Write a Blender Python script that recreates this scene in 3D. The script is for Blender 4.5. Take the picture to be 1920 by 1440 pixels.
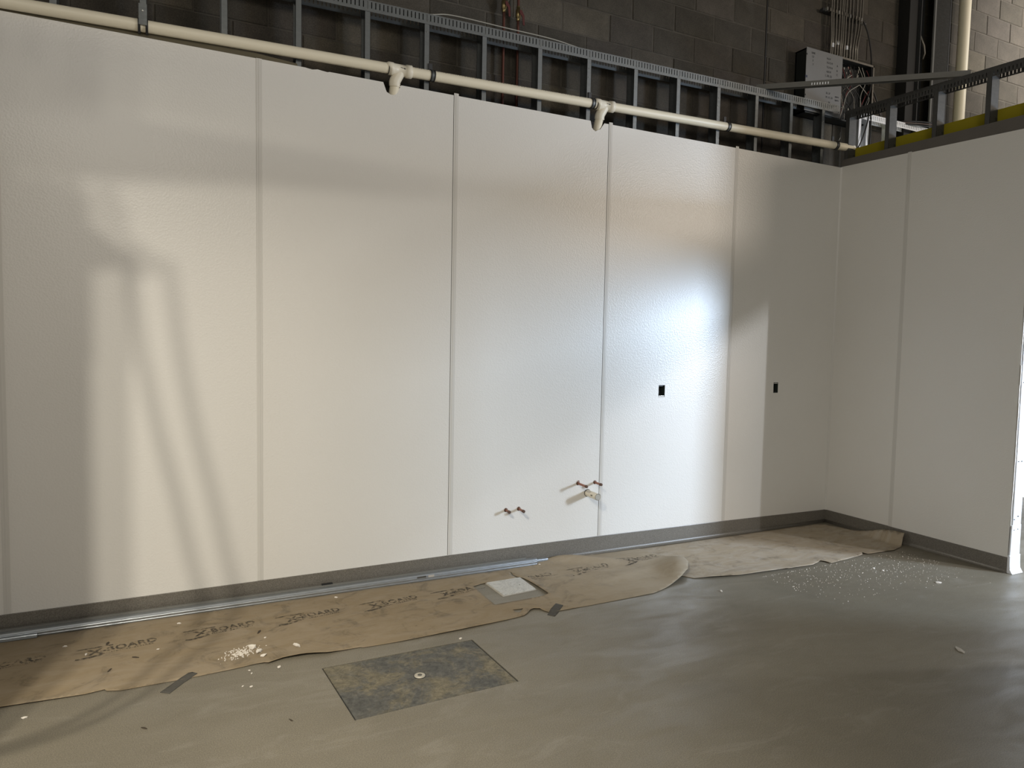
import bpy, bmesh, math, random
from mathutils import Vector, Matrix, noise
from mathutils.geometry import delaunay_2d_cdt

for o in list(bpy.data.objects):
    bpy.data.objects.remove(o, do_unlink=True)
SC = bpy.context.scene
COL = SC.collection
PI = math.pi
random.seed(7)

# ------------------------------------------------------------------ camera
cam_d = bpy.data.cameras.new('camera'); cam = bpy.data.objects.new('camera', cam_d); COL.objects.link(cam)
cam_d.sensor_fit = 'HORIZONTAL'; cam_d.sensor_width = 36.0; cam_d.lens = 1304.007 / 1920 * 36
cam_d.clip_start = 0.02; cam_d.clip_end = 200
yaw, pitch, roll = 0.46, -0.0612, 0.0196
fw = Vector((math.sin(yaw) * math.cos(pitch), math.cos(yaw) * math.cos(pitch), math.sin(pitch)))
rt = Vector((math.cos(yaw), -math.sin(yaw), 0)); up = rt.cross(fw)
r2 = rt * math.cos(roll) + up * math.sin(roll); u2 = up * math.cos(roll) - rt * math.sin(roll)
M = Matrix((r2, u2, -fw)).transposed().to_4x4(); M.translation = Vector((1.1187, -4.3194, 1.5773))
cam.matrix_world = M
SC.camera = cam

# ------------------------------------------------------------------ world, exposure
SC.view_settings.view_transform = 'Standard'; SC.view_settings.look = 'None'
SC.view_settings.gamma = 1; SC.view_settings.use_curve_mapping = False
SC.view_settings.exposure = 0.0
wd = bpy.data.worlds.new('dim_hall'); SC.world = wd; wd.use_nodes = True
wd.node_tree.nodes['Background'].inputs[0].default_value = (1.0, 0.965, 0.885, 1)
wd.node_tree.nodes['Background'].inputs[1].default_value = 0.46

# ------------------------------------------------------------------ lights
def aim(o, target):
    d = Vector(target) - o.location
    o.rotation_euler = d.to_track_quat('-Z', 'Y').to_euler()
def area(name, loc, target, sx, sy, power, color):
    l = bpy.data.lights.new(name, 'AREA'); l.shape = 'RECTANGLE'; l.size = sx; l.size_y = sy
    l.energy = power; l.color = color
    o = bpy.data.objects.new(name, l); COL.objects.link(o); o.location = loc; aim(o, target); return o
def spot(name, loc, target, power, color, angle, blend, radius):
    l = bpy.data.lights.new(name, 'SPOT'); l.energy = power; l.color = color
    l.spot_size = math.radians(angle); l.spot_blend = blend; l.shadow_soft_size = radius
    o = bpy.data.objects.new(name, l); COL.objects.link(o); o.location = loc; aim(o, target); return o
# daylight of the big loading door of the next bay, and the warm high lamp above it
dl = area('loading_door_daylight', (9.75, -5.2, 2.35), (4.4, 0, 0.7), 0.65, 1.15, 66, (0.63, 0.79, 1.0))
dl.data.spread = math.radians(62)
area('hall_fill_light', (0.4, -8.0, 4.6), (1.2, 0, 2.2), 2.2, 1.0, 75, (1.0, 0.94, 0.82))  # added soft fill from behind the camera, brightens wall and pipe
area('high_bay_lamp', (11.2, -8.3, 4.3), (4.5, 0, 2.2), 2.6, 1.5, 240, (1.0, 0.86, 0.72))
spot('bay_ceiling_lamp', (10.8, -2.6, 5.3), (9.9, .2, 4.9), 1350, (1.0, 0.96, 0.90), 62, 1.0, 0.15)
# small work lamp of the next bay
LAMP_A = Vector((7.33, -3.2, 1.62))
spot('bay_work_lamp', LAMP_A, (4.4, 0, 0.9), 95, (0.92, 0.95, 1.0), 120, 0.5, 0.012)
# twin head work lamp on a tall stand, behind and left of the camera
LAMP_B = Vector((-0.6, -4.35, 4.2))
off = Vector((0.95, -0.30, 0.0)).normalized() * 0.085
for sgn in (-1, 1):
    spot('twin_work_lamp', LAMP_B + off * sgn, (0.2, -2.6, 0.0), 225, (1.0, 0.93, 0.79), 116, 1.0, 0.05)
    spot('twin_work_lamp_beam', LAMP_B + off * sgn, (1.0, -1.4, 0.0), 250, (1.0, 0.93, 0.79), 68, 1.0, 0.05)
spot('hall_down_lamp', (0.9, -2.9, 6.0), (0.9, -2.7, 0.0), 520, (1.0, 0.93, 0.78), 50, 1.0, 0.25)

# ------------------------------------------------------------------ helpers
def link(o, parent=None):
    COL.objects.link(o)
    if parent: o.parent = parent
    return o
def tag(o, label=None, cat=None, group=None, kind=None):
    if label: o['label'] = label
    if cat: o['category'] = cat
    if group: o['group'] = group
    if kind: o['kind'] = kind
    return o
def empty(name, loc=(0, 0, 0), label=None, cat=None, group=None, kind=None):
    o = bpy.data.objects.new(name, None); o.location = loc; o.empty_display_size = 0.05
    link(o); return tag(o, label, cat, group, kind)

class MB:
    def __init__(s): s.v = []; s.f = []; s.sm = []
    def add(s, vs, fs, smooth=False):
        b = len(s.v); s.v += [tuple(v) for v in vs]
        for f in fs: s.f.append([b + i for i in f]); s.sm.append(smooth)
        return s
    def box(s, x0, x1, y0, y1, z0, z1, mat=None):
        vs = [Vector(p) for p in ((x0,y0,z0),(x1,y0,z0),(x1,y1,z0),(x0,y1,z0),(x0,y0,z1),(x1,y0,z1),(x1,y1,z1),(x0,y1,z1))]
        if mat: vs = [mat @ v for v in vs]
        return s.add(vs, [(0,3,2,1),(4,5,6,7),(0,1,5,4),(1,2,6,5),(2,3,7,6),(3,0,4,7)])
    def tube(s, path, r, n=12, caps=True, smooth=True):
        path = [Vector(p) for p in path]; m = len(path)
        rs = r if isinstance(r, (list, tuple)) else [r] * m
        rings = []; prev = None
        for i, p in enumerate(path):
            t = (path[min(i + 1, m - 1)] - path[max(i - 1, 0)])
            if t.length < 1e-9: t = prev_t
            t = t.normalized(); prev_t = t
            if prev is None:
                a = Vector((0, 0, 1)) if abs(t.z) < 0.9 else Vector((1, 0, 0))
                nrm = (a - t * a.dot(t)).normalized()
            else:
                nrm = (prev - t * prev.dot(t)).normalized()
            prev = nrm; bi = t.cross(nrm)
            rings.append([p + (nrm * math.cos(2 * PI * k / n) + bi * math.sin(2 * PI * k / n)) * rs[i] for k in range(n)])
        vs = [v for rg in rings for v in rg]; fs = []
        for i in range(m - 1):
            for k in range(n):
                fs.append((i * n + k, i * n + (k + 1) % n, (i + 1) * n + (k + 1) % n, (i + 1) * n + k))
        s.add(vs, fs, smooth)
        if caps:
            s.add(rings[0], [tuple(range(n))[::-1]]); s.add(rings[-1], [tuple(range(n))])
        return s
    def prism(s, poly, fn, d0, d1):
        """poly: 2-D outline, fn(a, b, d) -> 3-D point; extruded from depth d0 to d1"""
        n = len(poly); vs = [fn(a, b, d0) for a, b in poly] + [fn(a, b, d1) for a, b in poly]
        fs = [tuple(range(n))[::-1], tuple(range(n, 2 * n))] + [(i, (i + 1) % n, n + (i + 1) % n, n + i) for i in range(n)]
        return s.add(vs, fs)
    def build(s, name, mat=None, parent=None, bevel=0, seg=1, kind=None, fix=True):
        me = bpy.data.meshes.new(name); me.from_pydata(s.v, [], s.f)
        me.polygons.foreach_set('use_smooth', s.sm)
        if fix or bevel:
            bm = bmesh.new(); bm.from_mesh(me)
            if bevel:
                bmesh.ops.bevel(bm, geom=[e for e in bm.edges if len(e.link_faces) == 2 and e.calc_face_angle(0) > 0.6], offset=bevel, segments=seg, affect='EDGES', profile=0.5)
            bmesh.ops.recalc_face_normals(bm, faces=bm.faces[:])
            bm.to_mesh(me); bm.free()
        me.update()
        if mat: me.materials.append(mat)
        o = bpy.data.objects.new(name, me); link(o, parent)
        if kind: o['kind'] = kind
        return o

def inside(p, poly):
    x, y = p; c = False; n = len(poly)
    for i in range(n):
        x0, y0 = poly[i]; x1, y1 = poly[(i + 1) % n]
        if (y0 > y) != (y1 > y) and x < (x1 - x0) * (y - y0) / (y1 - y0) + x0: c = not c
    return c
def fill(outline, holes=(), step=0, extra=()):
    """triangulate a 2-D outline with holes; returns points, triangles, boundary edges"""
    def res(poly):
        out = []
        for i in range(len(poly)):
            a = Vector(poly[i]); b = Vector(poly[(i + 1) % len(poly)])
            k = max(1, int((b - a).length / step)) if step else 1
            out += [a.lerp(b, j / k) for j in range(k)]
        return out
    pts = []; edges = []
    for poly in [outline] + list(holes):
        r = res(poly); b = len(pts); pts += r
        edges += [(b + i, b + (i + 1) % len(r)) for i in range(len(r))]
    if step:
        xs = [p[0] for p in outline]; ys = [p[1] for p in outline]
        bd = list(pts); y = min(ys) + step * .5; row = 0
        while y < max(ys):
            x = min(xs) + step * (.5 if row % 2 else 1)
            while x < max(xs):
                if inside((x, y), outline) and not any(inside((x, y), h) for h in holes): pts.append(Vector((x, y)))
                x += step
            y += step; row += 1
    pts += [Vector(e) for e in extra]
    v, e, f, _, _, _ = delaunay_2d_cdt(pts, edges, [], 0, 1e-6)
    tris = []
    for t in f:
        c = ((v[t[0]][0] + v[t[1]][0] + v[t[2]][0]) / 3, (v[t[0]][1] + v[t[1]][1] + v[t[2]][1]) / 3)
        if inside(c, outline) and not any(inside(c, h) for h in holes): tris.append(tuple(t))
    cnt = {}
    for t in tris:
        for i in range(3):
            k = (t[i], t[(i + 1) % 3]); cnt[k] = 1
    bnd = [k for k in cnt if (k[1], k[0]) not in cnt]
    return v, tris, bnd
def slab(outline, holes, fn0, fn1, step=0, smooth=False):
    v, t, b = fill(outline, holes, step); n = len(v); mb = MB()
    mb.add([fn1(p[0], p[1]) for p in v] + [fn0(p[0], p[1]) for p in v], [], False)
    for a in t: mb.f.append(list(a)); mb.sm.append(smooth); mb.f.append([n + a[2], n + a[1], n + a[0]]); mb.sm.append(smooth)
    for i, j in b: mb.f.append([j, i, n + i, n + j]); mb.sm.append(False)
    return mb

# ------------------------------------------------------------------ materials
def mat(name, col, rough=0.6, metal=0.0, spec=0.5):
    m = bpy.data.materials.new(name); m.use_nodes = True
    b = m.node_tree.nodes['Principled BSDF']
    b.inputs['Base Color'].default_value = (*col, 1); b.inputs['Roughness'].default_value = rough
    b.inputs['Metallic'].default_value = metal; b.inputs['Specular IOR Level'].default_value = spec
    return m
def nt(m): return m.node_tree, m.node_tree.nodes['Principled BSDF']
def node(t, kind, **kw):
    n = t.nodes.new(kind)
    for k, v in kw.items():
        if k in n.inputs.keys(): n.inputs[k].default_value = v
        else: setattr(n, k, v)
    return n
def coords(t, scale=(1, 1, 1), obj=True):
    tc = node(t, 'ShaderNodeTexCoord'); mp = node(t, 'ShaderNodeMapping'); mp.inputs['Scale'].default_value = scale
    t.links.new(tc.outputs['Object'], mp.inputs[0]); return mp.outputs[0]
def nz(t, vec, scale, detail=4, rough=0.55, dist=0.0):
    n = node(t, 'ShaderNodeTexNoise'); n.inputs['Scale'].default_value = scale; n.inputs['Detail'].default_value = detail
    n.inputs['Roughness'].default_value = rough; n.inputs['Distortion'].default_value = dist
    t.links.new(vec, n.inputs['Vector']); return n.outputs['Fac']
def ramp(t, fac, stops):
    r = node(t, 'ShaderNodeValToRGB'); e = r.color_ramp.elements
    while len(e) < len(stops): e.new(0.5)
    for i, (p, c) in enumerate(stops):
        e[i].position = p; e[i].color = (*c, 1) if len(c) == 3 else c
    t.links.new(fac, r.inputs[0]); return r.outputs[0]
def mix(t, fac, a, b, mode='MIX'):
    n = node(t, 'ShaderNodeMix', data_type='RGBA', blend_type=mode)
    for s, val in ((0, fac), (6, a), (7, b)):
        if hasattr(val, 'is_linked') or hasattr(val, 'links'): t.links.new(val, n.inputs[s])
        else: n.inputs[s].default_value = val if s == 0 else (*val, 1)
    return n.outputs[2]
def bump(t, b, height, strength, dist):
    n = node(t, 'ShaderNodeBump'); n.inputs['Strength'].default_value = strength; n.inputs['Distance'].default_value = dist
    t.links.new(height, n.inputs['Height']); t.links.new(n.outputs[0], b.inputs['Normal'])
def g(v): return (v, v, v)

# pebbled white FRP sheet
M_FRP = mat('white_pebbled_sheet', (0.76, 0.74, 0.70), 0.33, 0, 0.5); t, b = nt(M_FRP)
c = coords(t)
vo = node(t, 'ShaderNodeTexVoronoi'); vo.inputs['Scale'].default_value = 105; vo.feature = 'SMOOTH_F1'; vo.inputs['Smoothness'].default_value = 0.6
t.links.new(c, vo.inputs['Vector']); bump(t, b, vo.outputs['Distance'], 0.13, 0.006)
t.links.new(mix(t, nz(t, c, 1.3, 3), (0.74, 0.72, 0.68), (0.79, 0.77, 0.73)), b.inputs['Base Color'])
M_STRIP = mat('white_vinyl_moulding', (0.66, 0.64, 0.60), 0.35)
M_GYP = mat('gypsum_board_face', (0.13, 0.118, 0.105), 0.9); t, b = nt(M_GYP)
t.links.new(mix(t, nz(t, coords(t), 6, 5), (0.115, 0.105, 0.092), (0.15, 0.135, 0.12)), b.inputs['Base Color'])
M_GYPCORE = mat('torn_gypsum_paper', (0.72, 0.70, 0.66), 0.9)
M_PLY = mat('tan_backing_board', (0.115, 0.098, 0.062), 0.85); t, b = nt(M_PLY)
t.links.new(mix(t, nz(t, coords(t, (2, 1, 20)), 3, 5), (0.085, 0.075, 0.05), (0.15, 0.125, 0.075)), b.inputs['Base Color'])
# speckled epoxy floor
def epoxy(name, lo, hi, rough, stain=True):
    m = mat(name, lo, rough); t, b = nt(m); c = coords(t)
    sp = ramp(t, nz(t, c, 230, 3, 0.7), [(0.36, tuple(q * .88 for q in lo)), (0.52, tuple((a + d) / 2 for a, d in zip(lo, hi))), (0.66, tuple(q * 1.1 for q in hi))])
    if stain:
        big = ramp(t, nz(t, c, 0.9, 6, 0.6, 0.4), [(0.30, g(0.84)), (0.52, g(1.0)), (0.72, g(1.12))])
        sp = mix(t, 1.0, sp, big, 'MULTIPLY')
        cs = coords(t, (0.8, 2.2, 1)); dust = ramp(t, nz(t, cs, 2.4, 8, 0.68, 1.2), [(0.55, g(0.0)), (0.74, g(0.30))])
        sp = mix(t, dust, sp, (0.34, 0.32, 0.28))
        rr = ramp(t, nz(t, cs, 3.1, 6, 0.6, 0.8), [(0.3, g(rough - 0.08)), (0.75, g(rough + 0.2))]); t.links.new(rr, b.inputs['Roughness'])
    t.links.new(sp, b.inputs['Base Color']); bump(t, b, nz(t, c, 380, 2), 0.12, 0.001)
    return m
M_FLOOR = epoxy('grey_epoxy_floor', (0.150, 0.132, 0.098), (0.230, 0.206, 0.158), 0.42)
M_BASE = epoxy('grey_epoxy_cove', (0.125, 0.113, 0.095), (0.21, 0.193, 0.165), 0.40, False)
# kraft paper
def kraft(name, a, d, dusty):
    m = mat(name, a, 0.85); t, b = nt(m); c = coords(t)
    base = mix(t, nz(t, coords(t, (1, 3, 1)), 2.2, 6, 0.6, 0.5), a, d)
    st = ramp(t, nz(t, c, 5.5, 8, 0.7, 1.0), [(0.34, g(0.62)), (0.47, g(1.0)), (0.75, g(1.08))]); base = mix(t, 1.0, base, st, 'MULTIPLY')
    fl = ramp(t, nz(t, coords(t, (14, 46, 10)), 1.0, 3, 0.5), [(0.70, g(1.0)), (0.76, g(0.45))]); base = mix(t, 1.0, base, fl, 'MULTIPLY')
    du = ramp(t, nz(t, coords(t, (1.5, 4, 1)), 2.0, 8, 0.7, 1.5), [(0.42, g(0.0)), (0.68, g(dusty))]); base = mix(t, du, base, (0.48, 0.43, 0.37))
    if name == 'brown_floor_paper':      # dust tracked in from the doorway lies thicker towards the corner
        sx = node(t, 'ShaderNodeSeparateXYZ'); t.links.new(coords(t), sx.inputs[0])
        mr = node(t, 'ShaderNodeMapRange'); mr.inputs['From Min'].default_value = 2.9; mr.inputs['From Max'].default_value = 4.35; mr.inputs['To Max'].default_value = 0.95
        t.links.new(sx.outputs[0], mr.inputs['Value']); du2 = ramp(t, nz(t, coords(t, (2, 4, 1)), 2.5, 7, 0.7, 1.0), [(0.35, g(0.6)), (0.65, g(1.0))])
        base = mix(t, mix(t, 1.0, du2, mr.outputs[0], 'MULTIPLY'), base, (0.385, 0.325, 0.24))
    t.links.new(base, b.inputs['Base Color']); bump(t, b, nz(t, c, 9, 6, 0.6, 0.6), 0.25, 0.01)
    return m
M_PAPER = kraft('brown_floor_paper', (0.235, 0.180, 0.110), (0.275, 0.212, 0.132), 0.18)
M_PAPER2 = kraft('dusty_brown_floor_paper', (0.33, 0.265, 0.185), (0.39, 0.325, 0.235), 0.6)
def ink(name, col, thr):
    m = mat(name, col, 0.9); t, b = nt(m); c = coords(t)
    a = ramp(t, nz(t, c, 38, 5, 0.7), [(thr - 0.1, g(0.0)), (thr + 0.08, g(0.85))]); t.links.new(a, b.inputs['Alpha']); return m
M_INK = ink('worn_black_ink', (0.065, 0.054, 0.040), 0.50)
M_INKDIM = ink('faded_black_ink', (0.07, 0.06, 0.048), 0.53)
M_INKHARD = mat('black_marker_ink', (0.02, 0.02, 0.022), 0.7)
# metals
def galv(name, col, rough, var=0.12, metal=0.85):
    m = mat(name, col, rough, metal); t, b = nt(m); c = coords(t, (3, 8, 8))
    lo = tuple(x * (1 - var) for x in col); hi = tuple(min(1, x * (1 + var)) for x in col)
    t.links.new(mix(t, nz(t, c, 6, 4), lo, hi), b.inputs['Base Color'])
    t.links.new(ramp(t, nz(t, c, 9, 3), [(0.3, g(rough - .06)), (0.7, g(rough + .1))]), b.inputs['Roughness']); return m
M_STUD = galv('galvanised_stud_steel', (0.185, 0.195, 0.195), 0.52)
M_TRACK = galv('galvanised_track_steel', (0.42, 0.45, 0.48), 0.38)
M_TRIM = galv('pale_galvanised_trim', (0.80, 0.82, 0.86), 0.45, 0.05, 0.25)
M_SCREW = mat('zinc_screw', (0.65, 0.65, 0.62), 0.3, 0.9)
M_DARKST = galv('dark_steel', (0.055, 0.056, 0.058), 0.5, 0.2, 0.4)
M_GREYST = galv('grey_primed_steel', (0.15, 0.148, 0.135), 0.6, 0.1, 0.0)
M_COLUMN = galv('dark_grey_column_paint', (0.022, 0.022, 0.020), 0.7, 0.1, 0.0)
M_STUD2 = galv('darkened_partition_stud_steel', (0.085, 0.084, 0.080), 0.6, 0.1, 0.3)  # stud steel darkened to offset the strong light on the partition
M_BLACK = mat('black_rubber', (0.012, 0.012, 0.012), 0.6)
M_VOID = mat('black_box_inside', (0.010, 0.012, 0.011), 0.6)
M_CU = mat('copper_pipe', (0.42, 0.19, 0.12), 0.35, 0.9); t, b = nt(M_CU)
t.links.new(mix(t, nz(t, coords(t), 60, 4), (0.22, 0.10, 0.07), (0.50, 0.24, 0.16)), b.inputs['Base Color'])
M_CUDULL = mat('dark_red_copper', (0.11, 0.042, 0.030), 0.5, 0.6)  # darker, redder copper for the risers
M_CUEND = mat('crimped_copper_end', (0.16, 0.10, 0.075), 0.45, 0.7)
M_BRASS = mat('brass_valve', (0.30, 0.23, 0.11), 0.3, 0.9)
M_RED = mat('red_valve_lever', (0.075, 0.010, 0.008), 0.5)
M_PVC = mat('cream_pvc', (0.62, 0.56, 0.44), 0.42); t, b = nt(M_PVC)
t.links.new(mix(t, nz(t, coords(t), 5, 6, 0.6), (0.84, 0.77, 0.60), (0.90, 0.83, 0.66)), b.inputs['Base Color'])
M_PVCW = mat('white_pvc_fitting', (0.86, 0.80, 0.66), 0.38)
M_YEL = mat('yellow_sheathing_board', (0.33, 0.27, 0.004), 0.8); t, b = nt(M_YEL)
t.links.new(mix(t, nz(t, coords(t), 4, 4), (0.30, 0.24, 0.004), (0.37, 0.31, 0.006)), b.inputs['Base Color'])
# concrete block
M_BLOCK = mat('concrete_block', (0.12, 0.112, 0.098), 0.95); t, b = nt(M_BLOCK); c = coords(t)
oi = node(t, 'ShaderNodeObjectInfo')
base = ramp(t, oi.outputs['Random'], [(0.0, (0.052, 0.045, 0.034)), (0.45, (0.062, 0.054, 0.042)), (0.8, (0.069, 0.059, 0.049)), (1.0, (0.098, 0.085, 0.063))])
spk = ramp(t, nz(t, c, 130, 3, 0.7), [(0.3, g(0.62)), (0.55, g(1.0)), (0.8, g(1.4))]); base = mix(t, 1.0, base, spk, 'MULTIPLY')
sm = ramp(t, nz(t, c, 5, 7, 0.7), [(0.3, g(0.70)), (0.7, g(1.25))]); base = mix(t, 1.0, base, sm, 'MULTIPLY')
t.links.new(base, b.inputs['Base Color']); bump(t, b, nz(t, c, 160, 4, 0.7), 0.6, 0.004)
M_MORTAR = mat('mortar', (0.095, 0.088, 0.077), 0.95); t, b = nt(M_MORTAR)
t.links.new(mix(t, nz(t, coords(t), 16, 5), (0.042, 0.036, 0.028), (0.105, 0.093, 0.074)), b.inputs['Base Color'])
M_PANELGREY = mat('grey_cover_plate_paint', (0.33, 0.34, 0.35), 0.5); t, b = nt(M_PANELGREY)
t.links.new(mix(t, nz(t, coords(t), 8, 5), (0.155, 0.155, 0.153), (0.19, 0.19, 0.187)), b.inputs['Base Color'])
M_CONDUIT = galv('conduit_steel', (0.20, 0.185, 0.16), 0.45, 0.2)
M_WIREW = mat('white_cable_jacket', (0.36, 0.34, 0.29), 0.5)
M_WIREB = mat('black_cable_jacket', (0.014, 0.013, 0.013), 0.5)
M_WIRER = mat('red_cable_jacket', (0.20, 0.03, 0.03), 0.5)
M_TAPE = mat('grey_duct_tape', (0.105, 0.102, 0.095), 0.75, 0, 0.2); t, b = nt(M_TAPE)
t.links.new(mix(t, nz(t, coords(t), 40, 6, 0.7), (0.055, 0.052, 0.046), (0.11, 0.103, 0.09)), b.inputs['Base Color'])
M_CRUMB = mat('white_gypsum_crumb', (0.74, 0.69, 0.62), 0.95)
M_SPLINT = mat('dark_wood_splinter', (0.055, 0.042, 0.028), 0.9)
M_CHIP = mat('grey_paper_chip', (0.45, 0.42, 0.37), 0.9)
# white marbled cover
M_TILE = mat('white_marked_cover', (0.60, 0.59, 0.56), 0.45); t, b = nt(M_TILE); c = coords(t)
base = mix(t, nz(t, c, 5, 4), (0.50, 0.49, 0.46), (0.60, 0.59, 0.55))
vein = ramp(t, nz(t, c, 9, 7, 0.7, 2.5), [(0.475, g(1.0)), (0.50, g(0.62)), (0.525, g(1.0))]); base = mix(t, 1.0, base, vein, 'MULTIPLY')
dot = ramp(t, nz(t, c, 28, 2), [(0.70, g(1.0)), (0.76, g(0.3))]); t.links.new(mix(t, 1.0, base, dot, 'MULTIPLY'), b.inputs['Base Color'])
# weathered hatch lid
M_LID = mat('weathered_hatch_plate', (0.10, 0.10, 0.09), 0.6, 0.1); t, b = nt(M_LID); c = coords(t)
base = ramp(t, nz(t, c, 4.2, 9, 0.74, 0.6), [(0.36, (0.080, 0.080, 0.074)), (0.47, (0.105, 0.102, 0.090)), (0.56, (0.165, 0.145, 0.100)), (0.70, (0.215, 0.185, 0.118))])
bl = ramp(t, nz(t, c, 30, 8, 0.8, 0.8), [(0.36, g(0.50)), (0.52, g(1.0)), (0.70, g(1.55))]); base = mix(t, 1.0, base, bl, 'MULTIPLY')
wh = ramp(t, nz(t, c, 15, 6, 0.7, 1.5), [(0.66, g(0.0)), (0.73, g(0.55))]); base = mix(t, wh, base, (0.27, 0.265, 0.24))
t.links.new(base, b.inputs['Base Color']); bump(t, b, nz(t, c, 60, 5, 0.7), 0.3, 0.002)
M_BOLT = mat('pale_bolt_cap', (0.52, 0.48, 0.40), 0.5, 0.3)
M_CEIL = mat('dark_roof_deck', (0.07, 0.07, 0.07), 0.8)
M_WIN = bpy.data.materials.new('daylight_pane'); M_WIN.use_nodes = True
t = M_WIN.node_tree; t.nodes.remove(t.nodes['Principled BSDF'])
em = node(t, 'ShaderNodeEmission'); em.inputs[0].default_value = (0.92, 0.96, 1.0, 1); em.inputs[1].default_value = 1.5
t.links.new(em.outputs[0], t.nodes['Material Output'].inputs[0])

# ------------------------------------------------------------------ dimensions
ZT, XR, YE = 3.163, 6.458, -1.535
SEAM = [-2.079, -0.860, 0.359, 1.602, 2.815, 4.019, 5.239, XR]
SEAMZ = [0.110, 0.110, 0.111, 0.118, 0.127, 0.130, 0.124, 0.110]
HATCH = [(1.763, -1.030), (2.546, -1.023), (2.569, -1.527), (1.797, -1.548)]

# ------------------------------------------------------------------ floor
fo = slab([(-5, -13), (18, -13), (18, 0.6), (-5, 0.6)], [HATCH], lambda x, y: (x, y, -0.06), lambda x, y: (x, y, 0.0))
tag(fo.build('floor', M_FLOOR, kind='structure'))
MB().box(-5, 18, -13, 0.6, 7.0, 7.1).build('ceiling', M_CEIL, kind='structure')

# ------------------------------------------------------------------ back wall: gypsum, sheets, seam strips
N1 = [(2.329, ZT), (2.351, 3.108), (2.375, 3.096), (2.396, 3.095), (2.412, 3.106), (2.444, ZT)]
N2 = [(3.846, ZT), (3.858, 3.116), (3.872, 3.103), (3.891, 3.096), (3.909, 3.108), (3.930, 3.116), (3.964, ZT)]
OUT1 = [(4.528, 1.169), (4.590, 1.169), (4.590, 1.261), (4.528, 1.261)]
OUT2 = [(5.749, 1.182), (5.803, 1.182), (5.803, 1.271), (5.749, 1.271)]
top = [(XR, ZT)] + N2[::-1] + N1[::-1] + [(-2.079, ZT)]
wb = slab([(-2.079, 0.02), (XR, 0.02)] + top, [OUT1, OUT2], lambda x, z: (x, 0.018, z), lambda x, z: (x, 0.003, z)).build('wall_back', M_GYP, kind='structure')
for i in range(7):
    x0, x1 = SEAM[i], SEAM[i + 1]
    ol = [(x0 + .001, SEAMZ[i]), (x1 - .001, SEAMZ[i + 1]), (x1 - .001, ZT)]
    if x0 < 3.9 < x1: ol += N2[::-1]
    if x0 < 2.4 < x1: ol += N1[::-1]
    ol += [(x0 + .001, ZT)]
    if x0 < 2.4 < x1:      # slightly ragged saw cut along the top edge of this sheet
        ol = ol[:-1] + [(2.0, ZT), (1.99, ZT - .004), (1.93, ZT + .002), (1.90, ZT - .005), (1.86, ZT)] + ol[-1:]
    h = [OUT1] if x0 < 4.55 < x1 else [OUT2] if x0 < 5.77 < x1 else []
    slab(ol, h, lambda x, z: (x, 0.003, z), lambda x, z: (x, 0.0, z)).build('wall_panel', M_FRP, wb)
for i in range(1, 7):
    x = SEAM[i]; zt = ZT + (.014 if i in (4, 5, 6) else 0.002)
    mb = MB().box(x - .016, x + .016, -.0022, 0.0, SEAMZ[i] + .001, zt)
    mb.box(x - .004, x + .004, -.0036, -.0022, SEAMZ[i] + .001, zt)
    mb.build('seam_strip', M_STRIP, wb, bevel=.0007)
for x, i in ((2.815 - .0172, 4), (4.019 - .0172, 5)):
    MB().box(x - .0012, x + .0012, -.0006, .0, SEAMZ[i] + .002, ZT).build('open_joint', M_BLACK, wb)
MB().prism([(-.014, 0), (0, 0), (0, -.014), (-.003, -.010), (-.010, -.003)], lambda a, b_, d: (XR + a, b_, d), SEAMZ[-1], ZT).build('corner_strip', M_STRIP, wb)

# coved base
def cove_profile(h):
    pr = [(0.0, h), (-.005, h), (-.0062, h - .003)]
    for k in range(7):
        a = k / 6 * PI / 2
        pr.append((-.006 - .022 * (1 - math.cos(a)), .022 - .022 * math.sin(a)))
    return pr + [(-.030, 0.0), (0.0, 0.0)]
def cove(name, pts, fn):
    mb = MB(); prs = [cove_profile(h) for _, h in pts]; n = len(prs[0])
    for (s, h), pr in zip(pts, prs): mb.v += [fn(s, a, z) for a, z in pr]
    for i in range(len(pts) - 1):
        for k in range(n): mb.f.append([i * n + k, i * n + (k + 1) % n, (i + 1) * n + (k + 1) % n, (i + 1) * n + k]); mb.sm.append(3 <= k <= 8)
    mb.f.append(list(range(n))); mb.f.append(list(range((len(pts) - 1) * n, len(pts) * n))[::-1]); mb.sm += [False, False]
    return mb.build(name, M_BASE, kind='structure')
cove('baseboard_back', list(zip(SEAM, SEAMZ)), lambda s, a, z: (s, a + .003, z))
cove('baseboard_right', [(0.0, .110), (YE, .113)], lambda s, a, z: (XR + a + .003, s, z))

# ------------------------------------------------------------------ right wall
ZR0, ZR1 = 3.168, 3.120
def zr(y): return ZR0 + (ZR1 - ZR0) * (-y / 1.465)
wr = MB().prism([(0, .02), (YE, .02), (YE, 3.216), (0, 3.228)], lambda a, b_, d: (d, a, b_), XR + .003, XR + .018).build('wall_right', M_GYP, kind='structure')
ys = -.634
for y0, y1 in ((0, ys), (ys, YE)):
    MB().prism([(y0 - .001, .111), (y1 + .001, .113), (y1 + .001, zr(y1)), (y0 - .001, zr(y0))], lambda a, b_, d: (d, a, b_), XR, XR + .003).build('wall_panel', M_FRP, wr)
mb = MB().box(XR - .0022, XR, ys - .016, ys + .016, .112, zr(ys) + .006).box(XR - .0036, XR - .0022, ys - .004, ys + .004, .112, zr(ys) + .006)
mb.build('seam_strip', M_STRIP, wr, bevel=.0007)
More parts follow.
